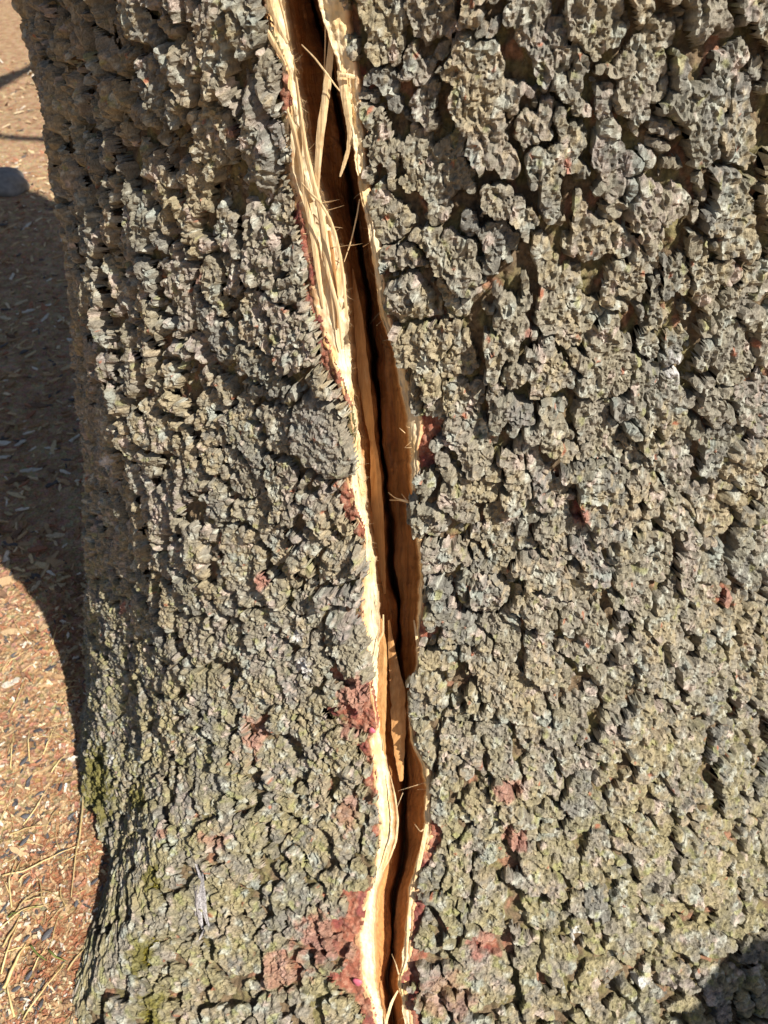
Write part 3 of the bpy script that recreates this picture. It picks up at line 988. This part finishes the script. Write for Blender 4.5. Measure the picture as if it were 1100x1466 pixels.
M_CHIP = simple_mat('wood_chip', [(.3, (.27, .165, .085, 1)), (.5, (.43, .295, .165, 1)), (.7, (.56, .43, .27, 1))], 60, .8, .4, (1, 8, 1))
M_HULL = simple_mat('seed_hull', [(.35, (.035, .035, .04, 1)), (.55, (.075, .075, .085, 1)), (.75, (.26, .25, .24, 1))], 500, .4, .2, (.12, 1, 1))
M_STRAW = simple_mat('dry_grass', [(.3, (.46, .33, .14, 1)), (.5, (.60, .46, .22, 1)), (.7, (.68, .56, .32, 1))], 100, .6, .2)
M_GREEN = simple_mat('green_grass', [(.3, (.10, .14, .03, 1)), (.7, (.18, .22, .06, 1))], 100, .6, .2)
M_NEEDLE = simple_mat('needle', [(.3, (.25, .095, .045, 1)), (.5, (.36, .15, .075, 1)), (.7, (.46, .24, .13, 1))], 300, .7, .1)
M_STONE = simple_mat('stone', [(.3, (.22, .22, .22, 1)), (.5, (.30, .30, .30, 1)), (.7, (.38, .37, .36, 1))], 60, .85, .8)
M_MOSS = simple_mat('moss', [(.3, (.11, .095, .012, 1)), (.5, (.19, .165, .025, 1)), (.7, (.28, .245, .05, 1))], 250, .8, .2)
M_PALE = simple_mat('pale_seed', [(.3, (.60, .55, .46, 1)), (.7, (.75, .71, .62, 1))], 300, .6, .2)
M_SILK = simple_mat('grey_fibre', [(.35, (.16, .15, .15, 1)), (.5, (.40, .38, .39, 1)), (.65, (.62, .60, .60, 1))], 900, .5, .3, (1, 1, .12))


m_lit, t_, b_ = mat('chip_litter')
at_ = N(t_, 'ShaderNodeAttribute', _attribute_name='Col')
tc = t_.nodes.new('ShaderNodeTexCoord')
nn = N(t_, 'ShaderNodeTexNoise', Scale=700.0, Detail=4.0)
t_.links.new(tc.outputs['Object'], nn.inputs['Vector'])
c = mixn(t_, at_.outputs['Color'], ramp(t_, nn.outputs[0], [(.3, g1(.65)), (.7, g1(1.3))]).outputs[0], .9, 'MULTIPLY')
t_.links.new(c, b_.inputs['Base Color']); b_.inputs['Roughness'].default_value = .85
b_.inputs['Specular IOR Level'].default_value = .2


def chip_mesh(name, seed):
    r = np.random.RandomState(seed)
    n = 7
    xx = np.linspace(-.5, .5, n)
    wv = (.5 + .0 * xx) * (1 - (2 * np.abs(xx)) ** (2 + 3 * r.rand()) * (.3 + .6 * r.rand()))
    co, q = [], []
    bend = .12 * r.randn()
    for k_ in range(n):
        o_ = .12 * r.randn()
        a_, b2_ = -wv[k_] * (1 + .2 * r.randn()) + o_ * .3, wv[k_] * (1 + .2 * r.randn()) + o_ * .3
        zz = bend * (xx[k_] * 2) ** 2
        co += [(xx[k_], a_, zz - .5), (xx[k_], b2_, zz - .5), (xx[k_], b2_ * .9, zz + .5 + .3 * r.randn()), (xx[k_], a_ * .9, zz + .5 + .3 * r.randn())]
    for k_ in range(n - 1):
        for m_ in range(4):
            q.append((k_ * 4 + m_, k_ * 4 + (m_ + 1) % 4, (k_ + 1) * 4 + (m_ + 1) % 4, (k_ + 1) * 4 + m_))
    q += [(3, 2, 1, 0), tuple((n - 1) * 4 + m_ for m_ in range(4))]
    return np.array(co), np.array(q)


def hull_mesh():
    n, k = 9, 8
    co, q = [], []
    for a in range(n):
        t = a / (n - 1)
        wv = .5 * math.sin(math.pi * min(1, t * 1.02 + .0)) ** .6 * (1.12 - .5 * t)
        for b in range(k):
            th = 2 * math.pi * b / k
            co.append((t - .5, wv * math.cos(th) + 1e-4 * math.cos(th), (wv * .85) * math.sin(th)))
    for a in range(n - 1):
        for b in range(k):
            q.append((a * k + b, a * k + (b + 1) % k, (a + 1) * k + (b + 1) % k, (a + 1) * k + b))
    return np.array(co), np.array(q)


def outside_trunk(x, y, pad=.0):
    a = math.atan2(x, -y)
    return math.hypot(x, y) > float(Rsurf(np.array(a), np.array(0.005))) + pad


R_ = random.Random(5)
def strip_points(n, y0, y1, x0=-40, x1=175, pad=.004):
    """spots on the ground left of the trunk"""
    out = []
    while len(out) < n:
        x, y = R_.uniform(x0, x1), R_.uniform(y0, y1)
        p = ground_pt(np.array(x), np.array(y))
        if outside_trunk(p[0], p[1], pad): out.append((float(p[0]), float(p[1])))
    return out


def put(name, me, mat_, x, y, sx, sy, sz, rz, tilt=0.2, lift=0.0):
    o = link(name, me, mat_)
    o.location = (x, y, float(gh(x, y)) + sz * .45 + lift)
    o.scale = (sx, sy, sz)
    o.rotation_euler = (R_.gauss(0, tilt), R_.gauss(0, tilt), rz)
    return o


CHIPS = [np_mesh('wood_chip', *chip_mesh('wood_chip', s), smooth=False) for s in range(8)]
for k_, (x, y) in enumerate(strip_points(190, 830, 1466) + strip_points(100, 300, 840, -60, 130)):
    far = k_ >= 190
    ln = R_.uniform(.006, .017) * (1.9 if far else 1) * (1.5 if R_.random() < .15 else 1)
    o = put('wood_chip', CHIPS[R_.randrange(8)], M_CHIP, x, y, ln, ln * R_.uniform(.12, .38), R_.uniform(.0009, .002), R_.uniform(0, 6.28), .22, .0004)
    if far: tag(o, 'weathered wood chip lying in the shade of the trunk', 'wood chip', 'wood chips in the trunk shadow')
    else: tag(o, 'small pale wood chip on the sunlit mulch beside the trunk base', 'wood chip', 'wood chips on the sunlit mulch')

hm = np_mesh('seed_hull', *hull_mesh())
hp_ = [(33, 1086, 20), (38, 1116, 18), (18, 1143, 16), (85, 1122, 18), (38, 1162, 24), (20, 1142, 16), (88, 1220, 22), (68, 1335, 26), (35, 995, 14), (52, 1040, 16), (103, 1050, 14), (36, 1255, 16),
       (34, 1340, 18), (110, 1292, 16), (22, 1413, 20), (40, 1395, 20), (2, 1412, 18), (66, 1192, 14), (18, 932, 12), (57, 925, 10), (15, 1075, 16), (100, 1164, 16), (48, 1262, 12), (10, 1210, 14), (60, 1440, 18), (28, 1302, 16)]
for (px, py, ln) in hp_:
    p = ground_pt(np.array(float(px)), np.array(float(py)))
    s = ln * float((p - CAM) @ FWD) / FPX * .9
    o = put('seed_hull', hm, M_HULL, float(p[0]), float(p[1]), s, s * .42, s * .26, R_.gauss(.9, .5), .15, .0012)
    tag(o, 'dark striped seed hull lying on the sunlit mulch', 'seed hull', 'dark seed hulls on the mulch')
for (px, py, ln) in [(41, 1110, 20), (54, 1130, 14), (34, 1199, 24), (3, 1294, 20), (136, 1262, 18), (146, 1270, 14), (54, 1084, 12), (30, 1100, 10), (70, 952, 22)]:
    p = ground_pt(np.array(float(px)), np.array(float(py)))
    s = ln * float((p - CAM) @ FWD) / FPX * .9
    o = put('seed_shell', hm, M_PALE, float(p[0]), float(p[1]), s, s * .36, s * .2, R_.gauss(.9, .4), .15, .002)
    tag(o, 'creamy white seed shell lying on the sunlit mulch', 'seed shell', 'pale seed shells on the mulch')


def blade(pts, wpx, mat_, name, label, cat, group):
    """grass blade laid over the mulch: (px, py, lift mm)"""
    pts = np.array(pts, float)
    t = np.linspace(0, 1, len(pts)); tt = np.linspace(0, 1, 8 * (len(pts) - 1) + 1)
    P = np.stack([np.interp(tt, t, pts[:, k_]) for k_ in range(3)], 1)
    for _ in range(4): P[1:-1] = .25 * P[:-2] + .5 * P[1:-1] + .25 * P[2:]
    g_ = ground_pt(P[:, 0], P[:, 1])
    g_[:, 2] = gh(g_[:, 0], g_[:, 1]) + P[:, 2] / mm + .002
    dep = (g_ - CAM) @ FWD
    wd = wpx * dep / FPX * np.clip(1.15 - tt * .8, .2, 1)
    tan = np.gradient(g_, axis=0); tan /= np.linalg.norm(tan, axis=1, keepdims=True)
    s = np.cross(tan, (0, 0, 1.)); s /= np.linalg.norm(s, axis=1, keepdims=True)
    u_ = np.array([0, 0, 1.])
    co = np.stack([g_ - s * wd[:, None] / 2, g_ + u_ * wd[:, None] * .3, g_ + s * wd[:, None] / 2, g_ - u_ * wd[:, None] * .2], 1)
    base = co[0].mean(0); n = len(g_)
    q = [(a * 4 + b, a * 4 + (b + 1) % 4, (a + 1) * 4 + (b + 1) % 4, (a + 1) * 4 + b) for a in range(n - 1) for b in range(4)]
    q += [(3, 2, 1, 0), tuple((n - 1) * 4 + m_ for m_ in range(4))]
    o = link(name, np_mesh(name, co.reshape(-1, 3) - base, q), mat_)
    o.location = base
    return tag(o, label, cat, group)


SG = 'dry grass blades on the mulch'
SLB = 'dry straw-yellow grass blade lying across the sunlit mulch'
for pts, wpx in [([(0, 1248, 2), (45, 1242, 5), (80, 1228, 6), (114, 1212, 2)], 3.0), ([(118, 1130, 2), (118, 1180, 6), (113, 1215, 5), (102, 1285, 1)], 3.6),
                 ([(3, 1355, 2), (20, 1325, 5), (28, 1308, 2)], 4), ([(5, 1415, 2), (22, 1378, 7), (36, 1348, 3)], 6), ([(33, 1460, 1), (62, 1428, 6), (85, 1396, 5), (94, 1380, 2)], 3),
                 ([(18, 1302, 2), (40, 1282, 6), (70, 1275, 5), (98, 1292, 2)], 2.4), ([(10, 1190, 1), (35, 1182, 3), (70, 1180, 2)], 3), ([(14, 1295, 2), (12, 1260, 5), (20, 1222, 2)], 2.5),
                 ([(0, 1392, 2), (14, 1352, 5), (22, 1322, 2)], 3), ([(97, 1390, 1), (110, 1372, 4), (122, 1358, 1)], 3.5), ([(-5, 1330, 1), (30, 1300, 5), (60, 1296, 2)], 2),
                 ([(60, 1290, 3), (58, 1262, 6), (50, 1250, 2)], 2), ([(12, 1010, 1), (26, 985, 4), (34, 962, 1)], 3), ([(30, 1175, 1), (52, 1150, 4), (66, 1120, 1)], 2.2), ([(20, 1455, 1), (12, 1420, 4), (8, 1400, 1)], 4)]:
    blade(pts, wpx, M_STRAW, 'grass_blade', SLB, 'grass blade', SG)
for _ in range(45):
    x, y = R_.uniform(-10, 120), R_.uniform(900, 1460)
    a = R_.gauss(-.9, .7); ln = R_.uniform(15, 55)
    p = ground_pt(np.array(x + ln * math.cos(a)), np.array(y + ln * math.sin(a)))
    p0 = ground_pt(np.array(x), np.array(y))
    if not (outside_trunk(p[0], p[1], .01) and outside_trunk(p0[0], p0[1], .01)): continue
    blade([(x, y, .5), (x + .5 * ln * math.cos(a) + R_.gauss(0, 3), y + .5 * ln * math.sin(a), 2.5), (x + ln * math.cos(a), y + ln * math.sin(a), .5)], R_.uniform(1.2, 2.6), M_STRAW, 'grass_blade', SLB, 'grass blade', SG)
for pts in [([(42, 1350, 2), (55, 1368, 4), (68, 1376, 2)]), ([(70, 1360, 2), (82, 1374, 5), (95, 1378, 3)]), ([(8, 1310, 2), (18, 1304, 5), (28, 1305, 2)]), ([(38, 1296, 1), (50, 1298, 3), (60, 1296, 1)])]:
    blade(pts, 3.2, M_GREEN, 'grass_blade', 'short fresh green grass blade lying among the dry straw', 'grass blade', 'green grass blades')

# litter nobody could count: crumbs of chip, needles
def scatter(name, n, region, lens, wr, mat_, label, seed, kinds=6, pad=.0):
    r = np.random.RandomState(seed)
    base = [chip_mesh('c', 50 + s) for s in range(kinds)]
    allc, allq, off, cols = [], [], 0, []
    pal = np.array([(.46, .32, .18), (.40, .25, .13), (.30, .17, .085), (.60, .47, .30), (.62, .56, .46), (.17, .10, .06), (.36, .16, .09), (.10, .09, .085), (.52, .40, .23)])
    x0, x1, y0, y1 = region
    px = r.uniform(x0, x1, n * 2); py = r.uniform(y0, y1, n * 2)
    if abs(y1) > 50: g_ = ground_pt(px, py)
    else: g_ = np.stack([px, py, px * 0], 1)
    a = np.arctan2(g_[:, 0], -g_[:, 1])
    ok = np.hypot(g_[:, 0], g_[:, 1]) > Rsurf(a, np.full_like(a, .005)) + pad
    g_ = g_[ok][:n]
    for k_ in range(len(g_)):
        c, q = base[k_ % kinds]
        ln = lens[0] + (lens[1] - lens[0]) * r.rand() ** 2
        s = np.array([ln, ln * wr * (.6 + .8 * r.rand()), min(.0022, ln * wr * .7)])
        th = r.rand() * 6.28; ti = r.randn() * .3
        p = c * s
        x = p[:, 0] * math.cos(ti) - p[:, 2] * math.sin(ti); zz = p[:, 0] * math.sin(ti) + p[:, 2] * math.cos(ti)
        X_ = x * math.cos(th) - p[:, 1] * math.sin(th); Y_ = x * math.sin(th) + p[:, 1] * math.cos(th)
        gx_, gy_ = g_[k_, 0], g_[k_, 1]
        allc.append(np.stack([X_ + gx_, Y_ + gy_, zz + float(gh(gx_, gy_)) + s[2] * .5 + .0006], 1))
        allq.append(q + off); off += len(c)
        cols.append(np.tile(pal[r.randint(len(pal))] * (.8 + .4 * r.rand()), (len(c), 1)))
    o = link(name, np_mesh(name, np.concatenate(allc), np.concatenate(allq), np.concatenate(cols), smooth=False), mat_)
    return tag(o, label, 'litter', kind='stuff')


scatter('chip_crumbs', 4200, (-60, 200, 820, 1500), (.002, .010), .27, m_lit, 'fine crumbs of wood chip covering the sunlit mulch', 1)
scatter('shaded_litter', 3200, (-1.9, -.3, -.2, 3.4), (.006, .045), .24, m_lit, 'coarse chip litter on the ground behind the trunk', 2)
scatter('shaded_chips', 900, (-60, 150, 60, 850), (.006, .03), .25, m_lit, 'small chips lying in the trunk shadow', 8)
scatter('fallen_needles', 1500, (-40, 190, 840, 1500), (.007, .016), .055, M_NEEDLE, 'reddish brown fallen needles scattered by the trunk base', 3)
scatter('needle_drift', 700, (60, 190, 1180, 1420), (.007, .015), .055, M_NEEDLE, 'drift of reddish needles gathered against the trunk foot', 4)

# the grey stone
def stone(px, py, rad, label):
    p = ground_pt(np.array(float(px)), np.array(float(py)))
    th, phv = np.meshgrid(np.linspace(0, 2 * np.pi, 41)[:-1], np.linspace(0, np.pi, 22))
    d = np.stack([np.sin(phv) * np.cos(th), np.sin(phv) * np.sin(th), np.cos(phv)], -1)
    r = rad * (1 + .18 * perlin(d[..., 0] * 1.6 + 3, d[..., 1] * 1.6 + d[..., 2], 221) + .06 * perlin(d[..., 0] * 5 + d[..., 2] * 3, d[..., 1] * 5, 223))
    co = d * r[..., None] * np.array([1.25, 1, .62])
    n, k_ = th.shape
    q = [(j * k_ + i, j * k_ + (i + 1) % k_, (j + 1) * k_ + (i + 1) % k_, (j + 1) * k_ + i) for j in range(n - 1) for i in range(k_)]
    o = link('stone', np_mesh('stone', co.reshape(-1, 3), q), M_STONE)
    o.location = (float(p[0]), float(p[1]), float(gh(p[0], p[1])) + rad * .25)
    tag(o, label, 'stone')
    return o


stone(-4, 270, .075, 'rounded grey stone half in shade on the mulch behind the trunk')
bld = stone(0, 0, .2, 'knee-high grey boulder added out of view to cast a shadow on the trunk foot')
bld.name = 'shadow_boulder'; bld['category'] = 'shadow_boulder'
bld.location = (.61, -.92, .26)  # invented rock, out of view, put here to shade the trunk's lower right
bld.scale = (.9, 1.05, 2.9)

# moss cushions on the foot of the trunk
mv, mq = [], []
for (px, py, rx, ry) in MOSS:
    n = int(rx * ry * .9)
    x = rr_.normal(px, rx * .5, n); y = rr_.normal(py, ry * .5, n)
    a, z, p = hit(x, y, np.full(n, -.0035))
    ok = (z > .0) & (np.linalg.norm(p - CAM, axis=1) < 1.3) & (a > A0)
    for q_, a_ in zip(p[ok], a[ok]):
        d = np.array([math.sin(a_), -math.cos(a_), .6]) + .7 * rr_.randn(3); d /= np.linalg.norm(d)
        s = np.cross(d, rr_.randn(3)); s /= np.linalg.norm(s)
        ln = rr_.uniform(.0015, .004); wd = rr_.uniform(.0003, .0007)
        b = len(mv)
        mv.extend([q_ - s * wd - d * .001, q_ + s * wd - d * .001, q_ + s * wd * .6 + d * ln * .7, q_ + d * ln])
        mq.append((b, b + 1, b + 2, b + 3))
o = link('moss', np_mesh('moss', np.array(mv), np.array(mq), smooth=False), M_MOSS)
tag(o, 'yellow-green moss cushions growing on the foot of the trunk', 'moss', kind='stuff')

# strip of grey fibre caught on the bark
fs = empty('fibre_strip')
for k_, pts in enumerate([[(282, 1236, -9, 4), (288, 1262, -10, 12), (285, 1300, -10, 11), (290, 1330, -9, 3)], [(290, 1240, -10, 3), (291, 1275, -12, 10), (293, 1305, -11, 9), (302, 1338, -10, 2)],
                          [(276, 1258, -9, 2), (281, 1285, -11, 5), (280, 1315, -9, 2)], [(296, 1325, -10, 3), (286, 1345, -10, 2.4), (268, 1362, -9, 1.4)], [(270, 1214, -9, 2), (279, 1234, -10, 3), (286, 1256, -10, 3)],
                          [(284, 1262, -12, 2), (280, 1290, -13, 2.5), (286, 1325, -10, 1.5)]]):
    ribbon('fibre_ribbon', pts, M_SILK, fs, .6, 60 + k_, 7, .6)
tag(fs, 'frayed grey fibrous strip caught on the bark near the root', 'fibre strip')
print('plates', NPL, 'grid', NU, NV)
